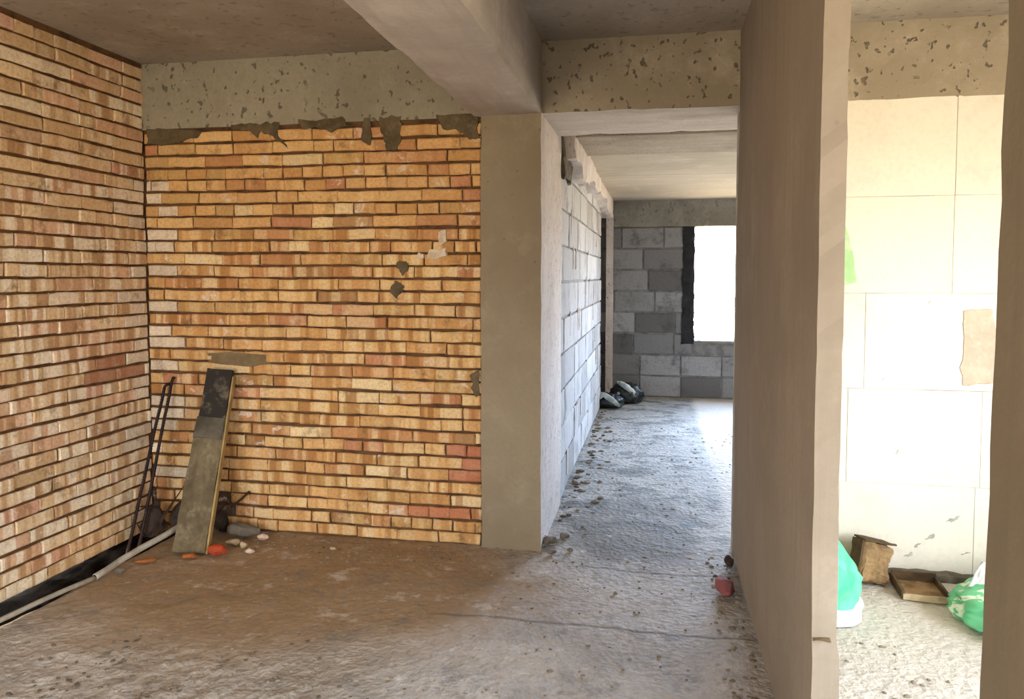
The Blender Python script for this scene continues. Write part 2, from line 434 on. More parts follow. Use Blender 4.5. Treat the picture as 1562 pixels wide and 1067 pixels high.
for pts, sd in (([(-1.17,1.66),(-1.18,1.74),(-1.13,1.75),(-1.12,1.68)],14), ([(-1.24,1.60),(-1.23,1.645),(-1.13,1.65),(-1.12,1.61),(-1.18,1.59)],15), ([(-1.30,1.60),(-1.29,1.63),(-1.26,1.625),(-1.26,1.60)],16)):
    bm = bmesh.new(); blob_patch(bm, pts, PB, .012, sd, 3, .004)
    finish('mortar_blob', bm, M['palemortar'], wb)

# ------------------------------------------------------------------ concrete frame
bm = bmesh.new(); gridbox(bm, XL-.2, -.606, YB-.006, YB+.26, ZB, ZC+.02, .07, .004, 5, .004, 1)
struct('ceiling_beam', bm, M['beam_b'], 'pitted grey concrete beam over the orange back brick wall', 'concrete beam')
bm = bmesh.new(); gridbox(bm, -.63, 3.5, YB-.003, YB+.66, ZB+.004, ZC+.02, .07, .006, 6, .006, 2)
for f in bm.faces:
    if f.calc_center_median().z < ZB+.03 and f.calc_center_median().y > YB+.02: f.material_index = 1
struct('ceiling_beam', bm, [M['beam_x'], M['ceil3']], 'dark pocked concrete beam crossing over the corridor mouth right of the column', 'concrete beam')
bm = bmesh.new(); gridbox(bm, -.975, -.602, -2.55, YB+.02, ZB+.002, ZC+.02, .06, .004, 7, .007, 3)
struct('ceiling_beam', bm, M['beam_d'], 'long concrete beam running from overhead to the top of the column', 'concrete beam')
bm = bmesh.new(); gridbox(bm, -.935, -.600, YB-.02, 4.89, -.03, ZB+.04, .08, .003, 4, .004, 4)
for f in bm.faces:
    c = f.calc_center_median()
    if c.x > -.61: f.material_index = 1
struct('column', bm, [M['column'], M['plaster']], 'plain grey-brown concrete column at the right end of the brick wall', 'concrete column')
bm = bmesh.new(); box(bm, -3.25, 3.6, -2.8, YB+.3, ZC, ZC+.2)
struct('ceiling', bm, M['ceil'], 'stained bare concrete ceiling of the brick room', 'ceiling')
bm = bmesh.new(); box(bm, -1.0, 3.3, 4.6, 9.8, 2.425, 2.6)
struct('ceiling', bm, M['ceil2'], 'pale cream concrete ceiling of the corridor with board marks', 'ceiling')
bm = bmesh.new(); gridbox(bm, -.55, 3.0, 4.95, 5.74, 2.398, 2.45, .08, .003, 5, .004, 5)
struct('ceiling_beam', bm, M['ceil4'], 'shallow grey-brown concrete strip across the pale corridor ceiling', 'concrete beam')

# ------------------------------------------------------------------ corridor
RC = random.Random(11)
aacp = [(lin(192,191,190),4),(lin(182,181,181),3),(lin(200,199,198),3),(lin(168,166,164),1.4)]
wc = masonry('wall_corridor', (-.612,0,0), (0,1,0), (1,0,0), 4.88, 8.62, 0, 2.43, .60, .245, .012, .014, .012, aacp, M['aac_c'], RC, rough=.004, wob=.002, perp=.2,
             label='pale aerated block wall along the left side of the corridor', cat='block wall')
bm = bmesh.new(); box(bm, -.80, -.624, 4.86, 8.60, 0, 2.43); finish('joint_mortar', bm, M['aacm_c'], wc)
# trowelled grooves of the blocks
bm = bmesh.new()
for i in range(26):
    y = RC.uniform(4.95, 8.3); z = RC.choice([.05,.3,.54,.79,1.03,1.28,1.52,1.77])+.03
    h = .18
    box(bm, -.62, -.606, y, y+RC.uniform(.02, .06), z, z+h)
finish('raised_rib', bm, M['plaster'], wc)
def ragged(p, ijk, n):
    if ijk[2] == 0:
        p.z += .12*mn.noise(Vector((p.y*1.9, 3.3, 0)))+.03*mn.noise(Vector((p.y*7, p.x*7, 1)))
    if p.x > -.62: p.x += .035*mn.noise(Vector((p.y*1.7, p.z*3, 8)))+.008*mn.noise(Vector((p.y*8, p.z*8, 8)))
    return p
bm = bmesh.new(); gridbox(bm, -.78, -.515, 4.93, 9.40, 2.24, 2.44, .05, .005, 8, .006, 6, erode=ragged)
struct('wall_ledge', bm, M['plaster'], 'broken pale plaster ledge along the top of the corridor block wall', 'plaster ledge')
bm = bmesh.new(); gridbox(bm, -.645, -.585, 4.86, 5.35, 2.12, 2.40, .03, .014, 9, .006, 16, erode=ragged)
finish('mortar_lump', bm, M['mortar'], wc)
# recessed doorway at the corridor's far left and its post
bm = bmesh.new(); box(bm, -1.5, -.9, 8.4, 9.6, 0, 2.43); box(bm, -.9, -.625, 8.55, 8.62, 0, 2.43)
struct('wall_recess', bm, M['outer'], 'dim grey recess at the far left end of the corridor', 'wall')
bm = bmesh.new(); gridbox(bm, -.60, -.515, 9.33, 9.44, 0, 2.26, .08, .002, 5, .002, 9)
struct('door_frame', bm, M['plaster'], 'narrow pale post in the far left corner of the corridor', 'door post')
# far wall
gr = [(lin(142,142,143),4),(lin(126,126,127),3),(lin(156,156,158),3),(lin(108,107,107),2)]
WX0, WX1, WZ0, WZ1 = .463, 1.95, .708, 2.10
wf = masonry('wall_far', (0,9.45,0), (1,0,0), (0,-1,0), -.95, 3.0, 0, WZ1, .50, .265, .018, .022, .010, gr, M['aac_f'], RC, holes=[(WX0-.02,WX1,WZ0,WZ1)], rough=.004, wob=.004,
             label='dark grey aerated block wall at the far end around the window', cat='block wall')
bm = bmesh.new(); slab_with_holes(bm, -.95, 3.2, 0, WZ1, 9.462, 9.67, 'x', [(WX0,WX1,WZ0,WZ1)]); finish('joint_mortar', bm, M['aacm_f'], wf)
bm = bmesh.new(); gridbox(bm, .315, .470, 9.425, 9.60, WZ0-.05, WZ1, .05, .016, 10, .01, 8)
M['soot'] = concrete('sooty_mortar', lin(50, 50, 52), lin(34, 34, 37), lin(66, 66, 68), bump=1, big=7)
finish('window_reveal', bm, M['soot'], wf)
bm = bmesh.new(); gridbox(bm, -.95, 3.2, 9.42, 9.68, WZ1, 2.44, .1, .003, 5, .004, 10)
struct('window_lintel', bm, M['lintel'], 'grey concrete lintel above the far window and block wall', 'concrete beam')
bm = bmesh.new(); gridbox(bm, .44, WX1, 9.44, 9.68, WZ0-.03, WZ0, .08, .003, 8, .003, 12)
struct('window_1', bm, M['lintel'], 'rough sill of the bright unglazed window in the far wall', 'window')
# corridor room right side, out of sight behind the partition
bm = bmesh.new(); slab_with_holes(bm, 4.3, 9.7, 0, 2.44, 3.0, 3.2, 'y', [(6.4,7.3,.9,2.05)])
struct('wall_balcony', bm, M['outer'], 'concrete wall with a wide opening on the right of the corridor', 'wall')

# ------------------------------------------------------------------ partition and right room
def partw(p, ijk, n):
    p.x += .006*mn.noise(Vector((p.y*1.2, p.z*1.5, 2)))
    if ijk[1] in (0, n[1]): p.y += .007*mn.noise(Vector((p.x*2, p.z*3, 5)))+.005*mn.noise(Vector((p.x*20, p.z*15, 5)))
    return p
XP0, XP1 = .408, .474
def parte(p, ijk, n):
    p = partw(p, ijk, n)
    if p.z < .55 and p.y < 2.09: p.y -= .014; p.x += .004 if ijk[0] else 0
    return p
bm = bmesh.new()
gridbox(bm, XP0, XP1, 2.045, YB+.02, .055, ZC, .05, .0015, 5, .003, 20, erode=parte)
box(bm, XP0+.045, XP1-.01, 2.07, YB, -.05, .08)
crack = bmesh.new(); gridbox(crack, XP0+.004, XP1-.018, 2.026, 2.06, .550, .553, .008, .0025, 40, .001, 23)
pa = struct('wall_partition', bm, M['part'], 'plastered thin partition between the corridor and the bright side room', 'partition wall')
finish('crack', crack, M['smear'], pa)
bm = bmesh.new(); gridbox(bm, XP0, XP1, .22, 1.02, .02, ZC, .06, .0015, 5, .003, 22, erode=partw)  # cut short out of view, gap added so side room light reaches the left wall
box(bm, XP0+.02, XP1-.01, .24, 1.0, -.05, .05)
M['jamb'] = concrete('jamb_plaster', lin(135, 122, 100), lin(118, 106, 86), lin(145, 133, 111), streak='z', bump=.18, blot=.4)  # browner and darker version of the partition plaster
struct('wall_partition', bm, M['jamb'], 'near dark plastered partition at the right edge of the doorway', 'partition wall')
wp = [(lin(230,223,206),4),(lin(229,222,204),3),(lin(231,224,208),3)]
ww = masonry('wall_side_room', (0,YB,0), (1,0,0), (0,-1,0), XP1-.01, 3.4, -.02, ZB+.012, .62, .445, .003, .003, .002, wp, M['aac_w'], RC, rough=.0005, wob=.001,
             label='bright cream block wall at the back of the side room', cat='block wall')
bm = bmesh.new(); box(bm, XP1-.05, 3.4, YB+.0025, YB+.24, -.1, ZB+.05); finish('joint_mortar', bm, M['aacm_w'], ww)
M['tanpatch'] = concrete('tan_mortar', lin(206, 190, 168), lin(176, 160, 140), lin(220, 206, 188), bump=.5, big=5)
bm = bmesh.new(); blob_patch(bm, [(1.47,1.34),(1.61,1.35),(1.64,1.15),(1.62,.965),(1.475,.955),(1.465,1.05),(1.48,1.2)], PB, .007, 21, 4)
finish('mortar_patch', bm, M['tanpatch'], ww)
M['greenpaint'] = plain('green_paint', lin(166, 206, 146), lin(196, 214, 178), 12, .1)
bm = bmesh.new(); blob_patch(bm, [(.80,1.86),(.88,1.84),(.93,1.75),(.965,1.62),(.985,1.5),(.995,1.45),(.93,1.44),(.80,1.42)], PB, .003, 25, 4)
finish('green_paint_mark', bm, M['greenpaint'], ww)
M['holecol'] = plain('grey_scuff', lin(190, 184, 174), lin(160, 154, 146), 20)
for (u, z, s, sd) in ((1.36,.20,.030,31), (1.30,.145,.022,32), (1.46,.29,.03,33), (1.19,.62,.012,34), (1.12,.99,.012,35), (1.32,1.37,.012,36), (1.26,.10,.02,37), (1.52,.13,.018,38)):
    bm = bmesh.new(); blob_patch(bm, [(u-s,z-s*.5),(u-s*.4,z+s*.2),(u+s,z+s*.7),(u+s*.8,z+s*.1),(u,z-s*.4)], PB, .003, sd, 4, .014)
    finish('scuff_mark', bm, M['holecol'], ww)
bm = bmesh.new(); gridbox(bm, 1.12, 2.3, YB-.075, YB-.005, -.03, .035, .035, .008, 14, .008, 40)
struct('baseboard_side', bm, M['mortar'], 'grey mortar fillet along the foot of the bright cream wall', 'mortar fillet')
bm = bmesh.new(); slab_with_holes(bm, -2.8, 4.3, -.1, ZC+.05, 2.6, 2.8, 'y', [(-2.3,3.05,.6,2.2)])
struct('wall_right', bm, M['outer'], 'outer wall of the side room with a wide unglazed opening', 'wall')

# near wall behind the viewer, with the opening that lights the brick room
bm = bmesh.new(); slab_with_holes(bm, -3.25, 2.8, -.1, ZC+.05, -2.8, -2.55, 'x', [(-2.75,-.4,.4,2.25)])
struct('wall_near', bm, M['outer'], 'concrete wall behind the viewer with a wide unglazed opening', 'wall')

# ------------------------------------------------------------------ floor and trench
def floor_z(x, y):
    p = Vector((x, y, 0))
    z = .006*mn.noise(p*1.3)+.005*mn.noise(p*5)+.0035*mn.noise(p*17)
    g = max(0, 1-((x+1.75)/1.0)**2-((y-2.2)/.6)**2)      # spilled gravelly mortar near the viewer
    z += min(1, g*2)*(.018*abs(mn.noise(p*24))+.018*max(0, mn.noise(p*12)))
    c = 1 if (y > 4.1 and y < 8) else 0
    z += c*.006*max(0, mn.noise(p*8))
    return z-.004
def edge_x(y): return -2.80+.11*max(0, min(1, (y-2.5)/.75))
bm = bmesh.new()
def lines(segs):
    out = []
    for a, b, s in segs:
        n = int(round((b-a)/s)); out += [a+(b-a)*i/n for i in range(n)]
    return out+[segs[-1][1]]
xs = lines([(-2.75,-.6,.025),(-.6,1.8,.03),(1.8,3.2,.2)]); ys = lines([(-2.7,1.4,.2),(1.4,4.6,.025),(4.6,7,.04),(7,9.7,.09)])
G = [[bm.verts.new((x+((edge_x(y)-x)+.018*mn.noise(Vector((0, y*3, 0)))+.008*mn.noise(Vector((3, y*14, 0))) if i == 0 else 0), y, floor_z(x, y)-(.012 if i == 0 else 0))) for y in ys] for i, x in enumerate(xs)]
for i in range(len(xs)-1):
    for j in range(len(ys)-1):
        bm.faces.new((G[i][j], G[i+1][j], G[i+1][j+1], G[i][j+1]))
sk = [bm.verts.new((v.co.x+.01, v.co.y, -.2)) for v in G[0]]
for j in range(len(ys)-1): bm.faces.new((G[0][j+1], sk[j+1], sk[j], G[0][j]))
fl = finish('floor', bm, M['floor'], recalc=False, smooth=True)
tag(fl, 'rough bare concrete floor, dusty brown by the bricks and grey in the corridor', 'floor', kind='structure')
bm = bmesh.new()
tx = [-3.22+.025*i for i in range(21)]; ty = lines([(-2.7,1.4,.2),(1.4,4.1,.03)])
G = [[bm.verts.new((x, y, -.115+.03*mn.noise(Vector((x*7, y*7, 3)))+.02*mn.noise(Vector((x*22, y*22, 3)))+max(0, (y-3.45))*.13)) for y in ty] for x in tx]
for i in range(len(tx)-1):
    for j in range(len(ty)-1): bm.faces.new((G[i][j], G[i+1][j], G[i+1][j+1], G[i][j+1]))
o = finish('trench_soil', bm, M['soil'], recalc=False, smooth=True)
tag(o, 'dark soil in the open trench between the left brick wall and the slab edge', 'soil', kind='stuff')

# mortar crumbs trodden over the floor
bm = bmesh.new()
RR = random.Random(5)
def crumb(x, y, s):
    h = bmesh.ops.create_icosphere(bm, subdivisions=1, radius=s)['verts']
    sx, sy, sz = RR.uniform(.7, 1.6), RR.uniform(.7, 1.3), RR.uniform(.4, .7)
    z = floor_z(x, y)
    for v in h:
        j = RR.uniform(.75, 1.2)
        v.co = Vector((v.co.x*sx*j+x, v.co.y*sy*j+y, v.co.z*sz*j+z+s*.15))
for i in range(200): crumb(RR.uniform(-.55, .9), RR.uniform(4.2, 7.5), RR.uniform(.004, .010))
for i in range(110):
    y = RR.uniform(4.45, 8.4); crumb(-.57+RR.random()**2*.22, y, RR.uniform(.008, .026))
for i in range(420):
    a = max(-.8, RR.gauss(0, .38)); b = RR.gauss(0, .22); x, y = -1.72+a, 2.35+b
    crumb(x, y, RR.uniform(.004, .010))
for i in range(70): crumb(RR.uniform(-2.2, -.96), YB-.06-RR.random()**2*.3, RR.uniform(.004, .012))
for i in range(120): crumb(RR.uniform(-1, .37), RR.uniform(2.3, 4.1), RR.uniform(.004, .009))
for i in range(70): crumb(.39-RR.random()**2*.12, RR.uniform(2.3, 4.0), RR.uniform(.005, .013))
for i in range(60): crumb(RR.uniform(.55, 1.7), RR.uniform(2.4, 3.25), RR.uniform(.005, .012))
M['crumb'] = plain('mortar_crumb', lin(146, 134, 116), lin(100, 90, 76), 3, .3)
o = finish('rubble_crumbs', bm, M['crumb'])
tag(o, 'small grey mortar crumbs scattered over the floor', 'rubble', kind='stuff')

# ------------------------------------------------------------------ things
def rock(name, loc, size, mat, seed, label, cat, group=None, rz=0., pts=22, bevel=.12):
    r = random.Random(seed); bm = bmesh.new()
    for i in range(pts):
        v = Vector((r.gauss(0, 1), r.gauss(0, 1), r.gauss(0, 1))).normalized()
        bm.verts.new((v.x*size[0]*r.uniform(.8, 1), v.y*size[1]*r.uniform(.8, 1), v.z*size[2]*r.uniform(.8, 1)))
    res = bmesh.ops.convex_hull(bm, input=bm.verts[:])
    bmesh.ops.delete(bm, geom=[v for v in bm.verts if not v.link_faces], context='VERTS')
    bmesh.ops.bevel(bm, geom=bm.edges[:], offset=min(size)*bevel, segments=1, affect='EDGES')
    bmesh.ops.subdivide_edges(bm, edges=bm.edges[:], cuts=1, use_grid_fill=True)
    for v in bm.verts: v.co += mn.noise_vector(v.co*30+Vector((seed, 0, 0)))*min(size)*.10
    zmin = min(v.co.z for v in bm.verts)
    bmesh.ops.translate(bm, vec=(0, 0, -zmin), verts=bm.verts[:])
    o = finish(name, bm, mat); o.location = loc; o.rotation_euler = (0, 0, rz)
    return tag(o, label, cat, group)

# concrete-smeared plank leaning on the back wall
M['plank'] = concrete('cement_caked_wood', lin(128, 114, 86), lin(76, 64, 46), lin(166, 152, 124), streak='z', bump=.7, big=3)
M['plank_edge'] = plain('plank_edge_wood', lin(176, 148, 96), lin(146, 120, 76), 10, .3)
M['tar'] = plain('blackened_wood', lin(48, 42, 37), lin(108, 98, 82), 11, .8, lo=.5, hi=.68)
pl = empty('wooden_plank', (-2.455, 3.60, 0))
tag(pl, 'grey cement-caked wooden plank with a blackened top leaning on the back wall', 'plank')
b0, t0 = Vector((-2.455, 3.615, .0)), Vector((-2.462, 3.962, .955))
ax = (t0-b0).normalized(); side = Vector((1, .25, 0)).normalized(); side = (side-ax*side.dot(ax)).normalized(); nrm = side.cross(ax).normalized()
if nrm.y > 0: nrm = -nrm
Lp = (t0-b0).length
def plank_piece(name, l0, l1, w0, w1, th0, th1, mat, rough=.004, step=.045, seed=0, wscale=None):
    bm = bmesh.new()
    gridbox(bm, w0, w1, th0, th1, l0, l1, step, rough, 9, rough, seed)
    for v in bm.verts:
        w, d, l = v.co
        w *= (1-.17*l/Lp)
        v.co = b0+side*w+nrm*d+ax*l-pl.location
    return finish(name, bm, mat, pl)
plank_piece('board', .0, Lp*.72, -.098, .084, -.012, .036, M['plank'], seed=41)
plank_piece('upper_end', Lp*.72, Lp, -.094, .080, -.012, .030, M['tar'], seed=42)['label'] = 'blackened upper end'
plank_piece('edge_strip', .0, Lp*.96, .083, .096, -.012, .030, M['plank_edge'], .002, seed=43)['label'] = 'pale bare wood edge'
plank_piece('mortar_crust', Lp*.60, Lp*.725, -.095, .080, .02, .048, M['mortar'], .008, .03, seed=44)
# two dark steel rods in the corner
M['steel'] = plain('rusty_steel', lin(52, 32, 30), lin(30, 20, 22), 20, .4, .6, metal=.3)
def rod(a, b, label, hook=None):
    a, b = Vector(a), Vector(b)
    pts = [a.lerp(b, i/14)+mn.noise_vector(Vector((i*.4, a.x*9, 0)))*.004 for i in range(15)]
    if hook: pts += [b+Vector(h) for h in hook]
    bm = bmesh.new(); tube(bm, [p-a for p in pts], .0085, 8)
    for i in range(1, 60):                       # ribs of the bar
        p = a.lerp(b, i/60)-a
        tube(bm, [p-(b-a).normalized()*.0022, p+(b-a).normalized()*.0022], .0102, 8)
    o = finish('steel_rod', bm, M['steel'], smooth=False); o.location = a
    return tag(o, label, 'steel rod', 'rods in the brick corner')
rod((-2.885, 3.66, -.06), (-2.850, 3.975, .845), 'left of the two dark steel rods leaning in the brick corner', [(.012, .004, .012), (.026, .006, .014)])
rod((-2.845, 3.70, -.055), (-2.808, 3.98, .868), 'right of the two dark steel rods leaning in the brick corner, hooked top', [(.004, .005, .02), (.012, .008, .034)])

# pale conduits along the slab edge
M['pipe'] = plain('dusty_plastic_pipe', lin(186, 178, 162), lin(152, 144, 128), 14, .15, .5)
M['pipe2'] = plain('grey_dusty_pipe', lin(176, 168, 152), lin(146, 138, 122), 14, .2, .6)
bm = bmesh.new()
pts = [(edge_x(1.5+1.72*i/16)-.004+.003*math.sin(i*1.3), 1.5+1.72*i/16, .013+.002*math.sin(i)) for i in range(17)]
tube(bm, [Vector(p)-Vector((-2.755,1.5,0)) for p in pts], .0115, 10)
o = finish('plastic_conduit', bm, M['pipe2'], smooth=True); o.location = (-2.755, 1.5, 0)
tag(o, 'thin grey conduit lying along the slab edge beside the trench', 'conduit')
pp = empty('plastic_pipe', (-2.68, 3.20, 0)); tag(pp, 'pale curved plastic pipe rising from the slab edge to behind the plank', 'pipe')
pts = [(-2.700,3.195,.016),(-2.69,3.27,.026),(-2.675,3.36,.046),(-2.650,3.48,.065),(-2.615,3.60,.085),(-2.585,3.70,.108),(-2.56,3.79,.13),(-2.54,3.86,.145)]
fine = []
for i in range(len(pts)-1):
    for s in range(4): fine.append(Vector(pts[i]).lerp(Vector(pts[i+1]), s/4)-pp.location)
fine.append(Vector(pts[-1])-pp.location)
bm = bmesh.new(); tube(bm, fine, .0165, 12); finish('pipe_body', bm, M['pipe'], pp, smooth=True)
bm = bmesh.new(); d = (fine[0]-fine[1]).normalized(); tube(bm, [fine[0]+d*.001, fine[0]+d*.004], .0125, 12)
finish('bore_shade', bm, M['tar'], pp)['label'] = 'dark disc standing in for the shaded hollow of the pipe end'  # dark cap on the closed end, painted shade of the hollow

# rubble round the foot of the plank
M['stone_g'] = concrete('grey_rubble', lin(128, 118, 104), lin(98, 90, 78), lin(150, 140, 124), bump=.7, big=5)
M['stone_p'] = plain('pale_rubble', lin(196, 176, 142), lin(160, 140, 108), 12, .5)
M['stone_w'] = plain('white_pink_rubble', lin(222, 200, 180), lin(186, 150, 128), 14, .5)
M['redbrick'] = plain('red_brick', lin(180, 76, 42), lin(150, 60, 34), 14, .6)
M['orangebr'] = plain('orange_brick', lin(176, 104, 52), lin(136, 82, 44), 14, .6)
M['darkrub'] = plain('sooty_rubble', lin(66, 54, 46), lin(40, 32, 28), 9, .8)
G1 = 'rubble at the foot of the plank'
rock('concrete_chunk', (-2.315, 3.915, 0), (.125, .07, .05), M['stone_g'], 61, 'flat grey concrete chunk lying right of the plank against the bricks', 'rubble piece', G1, .15)
rock('brick_fragment', (-2.290, 3.60, 0), (.068, .045, .038), M['redbrick'], 62, 'bright red brick fragment at the right foot of the plank', 'brick piece', G1, .3)
rock('brick_fragment', (-2.405, 3.535, 0), (.055, .03, .018), M['orangebr'], 63, 'orange-brown brick fragment in front of the plank foot', 'brick piece', G1, .2)
rock('stone', (-2.295, 3.765, 0), (.050, .032, .022), M['stone_p'], 64, 'pale flat stone just behind the bright red brick fragment', 'stone', G1, .1)
rock('stone', (-2.215, 3.735, 0), (.026, .024, .026), M['stone_p'], 65, 'small upright pale stone in front of the grey chunk', 'stone', G1)
rock('stone', (-2.135, 3.665, 0), (.030, .024, .020), M['stone_w'], 66, 'small whitish stone furthest to the front right of the plank rubble', 'stone', G1, .6)
rock('stone', (-2.175, 3.87, 0), (.045, .028, .020), M['stone_w'], 67, 'white and pink stone at the right end of the grey concrete chunk', 'stone', G1, -.3)
rock('stone', (-1.714, 3.79, 0), (.022, .016, .010), M['stone_p'], 68, 'lone pale pebble on the brown floor before the middle of the brick wall', 'stone')
rock('brick_fragment', (-2.60, 3.44, 0), (.060, .022, .014), M['orangebr'], 69, 'thin orange brick sliver on the floor beside the curved pipe', 'brick piece', G1, .5)
rock('stone', (-2.645, 3.30, 0), (.030, .026, .018), M['stone_g'], 70, 'small grey stone at the open end of the curved pipe', 'stone', G1)
rock('rubble_lump', (-2.845, 3.84, -.035), (.09, .09, .12), M['darkrub'], 71, 'dark sooty lump in the trench at the brick corner behind the pipe', 'rubble piece', G1)
rock('rubble_lump', (-2.69, 3.91, -.01), (.11, .07, .13), M['darkrub'], 72, 'dark sooty lump against the bricks left of the plank', 'rubble piece', G1)
rock('rubble_lump', (-2.485, 3.955, 0), (.06, .045, .08), M['darkrub'], 73, 'dark sooty lump behind the grey concrete chunk and plank', 'rubble piece', G1)
rock('rubble_lump', (-2.56, 3.70, 0), (.055, .05, .035), M['darkrub'], 74, 'low dark lump under the rising pipe left of the plank foot', 'rubble piece', G1)
M['stick'] = plain('dark_stick', lin(56, 42, 30), lin(38, 28, 20), 20)
bm = bmesh.new(); tube(bm, [(0,0,0),(.05,.025,.045),(.10,.03,.09)], .007, 6)
o = finish('wood_stick', bm, M['stick']); o.location = (-2.42, 3.955, .15)
tag(o, 'short dark stick poking out right of the plank above the sooty lump', 'stick')
for i, (x, y, s, lab) in enumerate(((-.565,4.10,.055,'biggest grey mortar chunk at the corner of the column foot'),(-.50,4.22,.035,'mid-sized grey mortar chunk just inside the corridor by the column foot'),(-.535,3.965,.03,'small flat mortar chunk in front of the column corner'),(-.44,4.02,.022,'smallest mortar chunk right of the column corner'))):
    rock('mortar_chunk', (x, y, 0), (s*1.3, s, s*.5), M['stone_g'], 80+i, lab, 'rubble piece', 'mortar chunks at the column foot', i*.7)
# red brick dust heap at the partition foot
rock('brick_fragment', (.338, 3.63, 0), (.058, .13, .035), plain('dull_red_brick', lin(158, 92, 88), lin(126, 76, 72), 10, .7), 90, 'dull red brick fragment at the foot of the partition in the corridor', 'brick piece')
rock('rubble_lump', (.382, 3.92, 0), (.03, .05, .035), M['darkrub'], 91, 'dark lump in the far corner of the partition foot', 'rubble piece')  # added dark lump, stands in for the shaded gap under the partition's far end

# black and white bundles at the far end of the corridor
def crumple(name, size, mat, seed, parent=None, base=None, tip=0., freq=3., amp=.18, sub=4, flat=True, ry=0.):
    bm = bmesh.new(); bmesh.ops.create_icosphere(bm, subdivisions=sub, radius=1)
    for v in bm.verts:
        n = v.co.normalized()
        r = 1+amp*(1-2*abs(mn.noise(n*freq+Vector((seed, 0, 0)))))+amp*.5*(1-2*abs(mn.noise(n*freq*2.3+Vector((0, seed, 0)))))
        p = n*r
        if tip and p.z > 0: k = 1-tip*min(1, p.z); p.x *= k; p.y *= k
        if flat and p.z < -.55: p.z = -.55+(p.z+.55)*.15
        v.co = Vector((p.x*size[0], p.y*size[1], p.z*size[2]))
    if ry: bmesh.ops.rotate(bm, cent=(0,0,0), matrix=Matrix.Rotation(ry, 3, 'Y'), verts=bm.verts[:])
    zmin = min(v.co.z for v in bm.verts); bmesh.ops.translate(bm, vec=(0, 0, -zmin), verts=bm.verts[:])
    if base is not None: bmesh.ops.translate(bm, vec=base, verts=bm.verts[:])
    return finish(name, bm, mat, parent, smooth=True)
M['blackbag'] = plain('black_plastic', lin(24, 28, 30), lin(52, 60, 60), 7, .5, .35, .5, .7, .5)
M['whitecloth'] = plain('white_cloth', lin(206, 212, 208), lin(150, 160, 158), 9, .4)
for i, (x, y, s, lab) in enumerate(((-.535, 8.62, 1.0, 'nearer black bundle with a white cloth fold on the corridor floor'), (-.33, 8.98, 1.05, 'further black bundle with a white cloth fold by the far block wall'))):
    e = empty('plastic_bundle', (x, y, 0)); tag(e, lab, 'bundle', 'bundles at the corridor end')
    crumple('bag', (.155*s, .11*s, .085*s if i == 0 else .12*s), M['blackbag'], 3+i, e, freq=1.8, amp=.26, sub=4)
    crumple('cloth_fold', (.105*s, .032*s, .034*s), M['whitecloth'], 8+i, e, base=(.045 if i == 0 else .01, -.10, .015 if i == 0 else .10), freq=2, amp=.25, sub=3, ry=.6)['label'] = 'pale cloth fold'
    crumple('cloth_fold', (.06*s, .03*s, .022*s), M['whitecloth'], 18+i, e, base=(-.06, -.09, .07), freq=2, amp=.25, sub=3, ry=-.7)

# ---- side room things
M['turq'] = plain('turquoise_woven_plastic', lin(76, 186, 138), lin(110, 206, 164), 9, .4, .5)
M['whitesheet'] = plain('white_woven_plastic', lin(236, 240, 234), lin(206, 216, 210), 9, .4, .5)
sk_ = empty('plastic_sack', (.70, 3.56, 0)); tag(sk_, 'turquoise plastic sack slumped behind the end of the partition', 'sack')
crumple('sack_body', (.195, .20, .27), M['turq'], 33, sk_, tip=.72, freq=1.7, amp=.10, sub=5)
bm = bmesh.new()
n = 26; ring = []
for i in range(n):
    a = 2*math.pi*i/n; r = 1+.08*math.sin(5*a)+.05*mn.noise(Vector((i*.9, 4, 0)))
    ring.append([bm.verts.new((math.cos(a)*q*r*.205, math.sin(a)*q*r*.205, z)) for q, z in ((.80,.05),(1.06,.042),(1.16,.012),(1.10,.002))])
for i in range(n):
    for k in range(3): bm.faces.new((ring[i][k], ring[(i+1) % n][k], ring[(i+1) % n][k+1], ring[i][k+1]))
finish('hem', bm, M['whitesheet'], sk_, smooth=True)['label'] = 'white folded hem on the floor'

# crumpled carton
M['card'] = plain('brown_cardboard', lin(154, 124, 86), lin(116, 90, 60), 12, .6)
M['card_d'] = plain('dark_cardboard', lin(92, 72, 48), lin(70, 54, 36), 9, .4)
ct = empty('cardboard_carton', (1.03, 3.865, 0)); tag(ct, 'crumpled brown cardboard carton standing askew against the bright cream wall', 'carton')
def tilt(bm, rot):
    bmesh.ops.rotate(bm, cent=(0,0,0), matrix=rot, verts=bm.verts[:])
rot = Matrix.Rotation(math.radians(12), 3, 'Z') @ Matrix.Rotation(math.radians(13), 3, 'Y') @ Matrix.Rotation(math.radians(-9), 3, 'X')
bm = bmesh.new(); gridbox(bm, -.074, .074, -.05, .05, .012, .205, .012, .017, 16, .006, 52); tilt(bm, rot); finish('carton_body', bm, M['card'], ct)
bm = bmesh.new(); gridbox(bm, -.080, .080, -.058, .052, .205, .216, .014, .005, 14, .002, 53); tilt(bm, rot); finish('top_flap', bm, M['card_d'], ct)['label'] = 'dark folded top flap'
bm = bmesh.new(); gridbox(bm, -.085, -.073, -.050, .045, .03, .205, .014, .006, 14, .002, 54); tilt(bm, rot); finish('side_flap', bm, M['card_d'], ct)

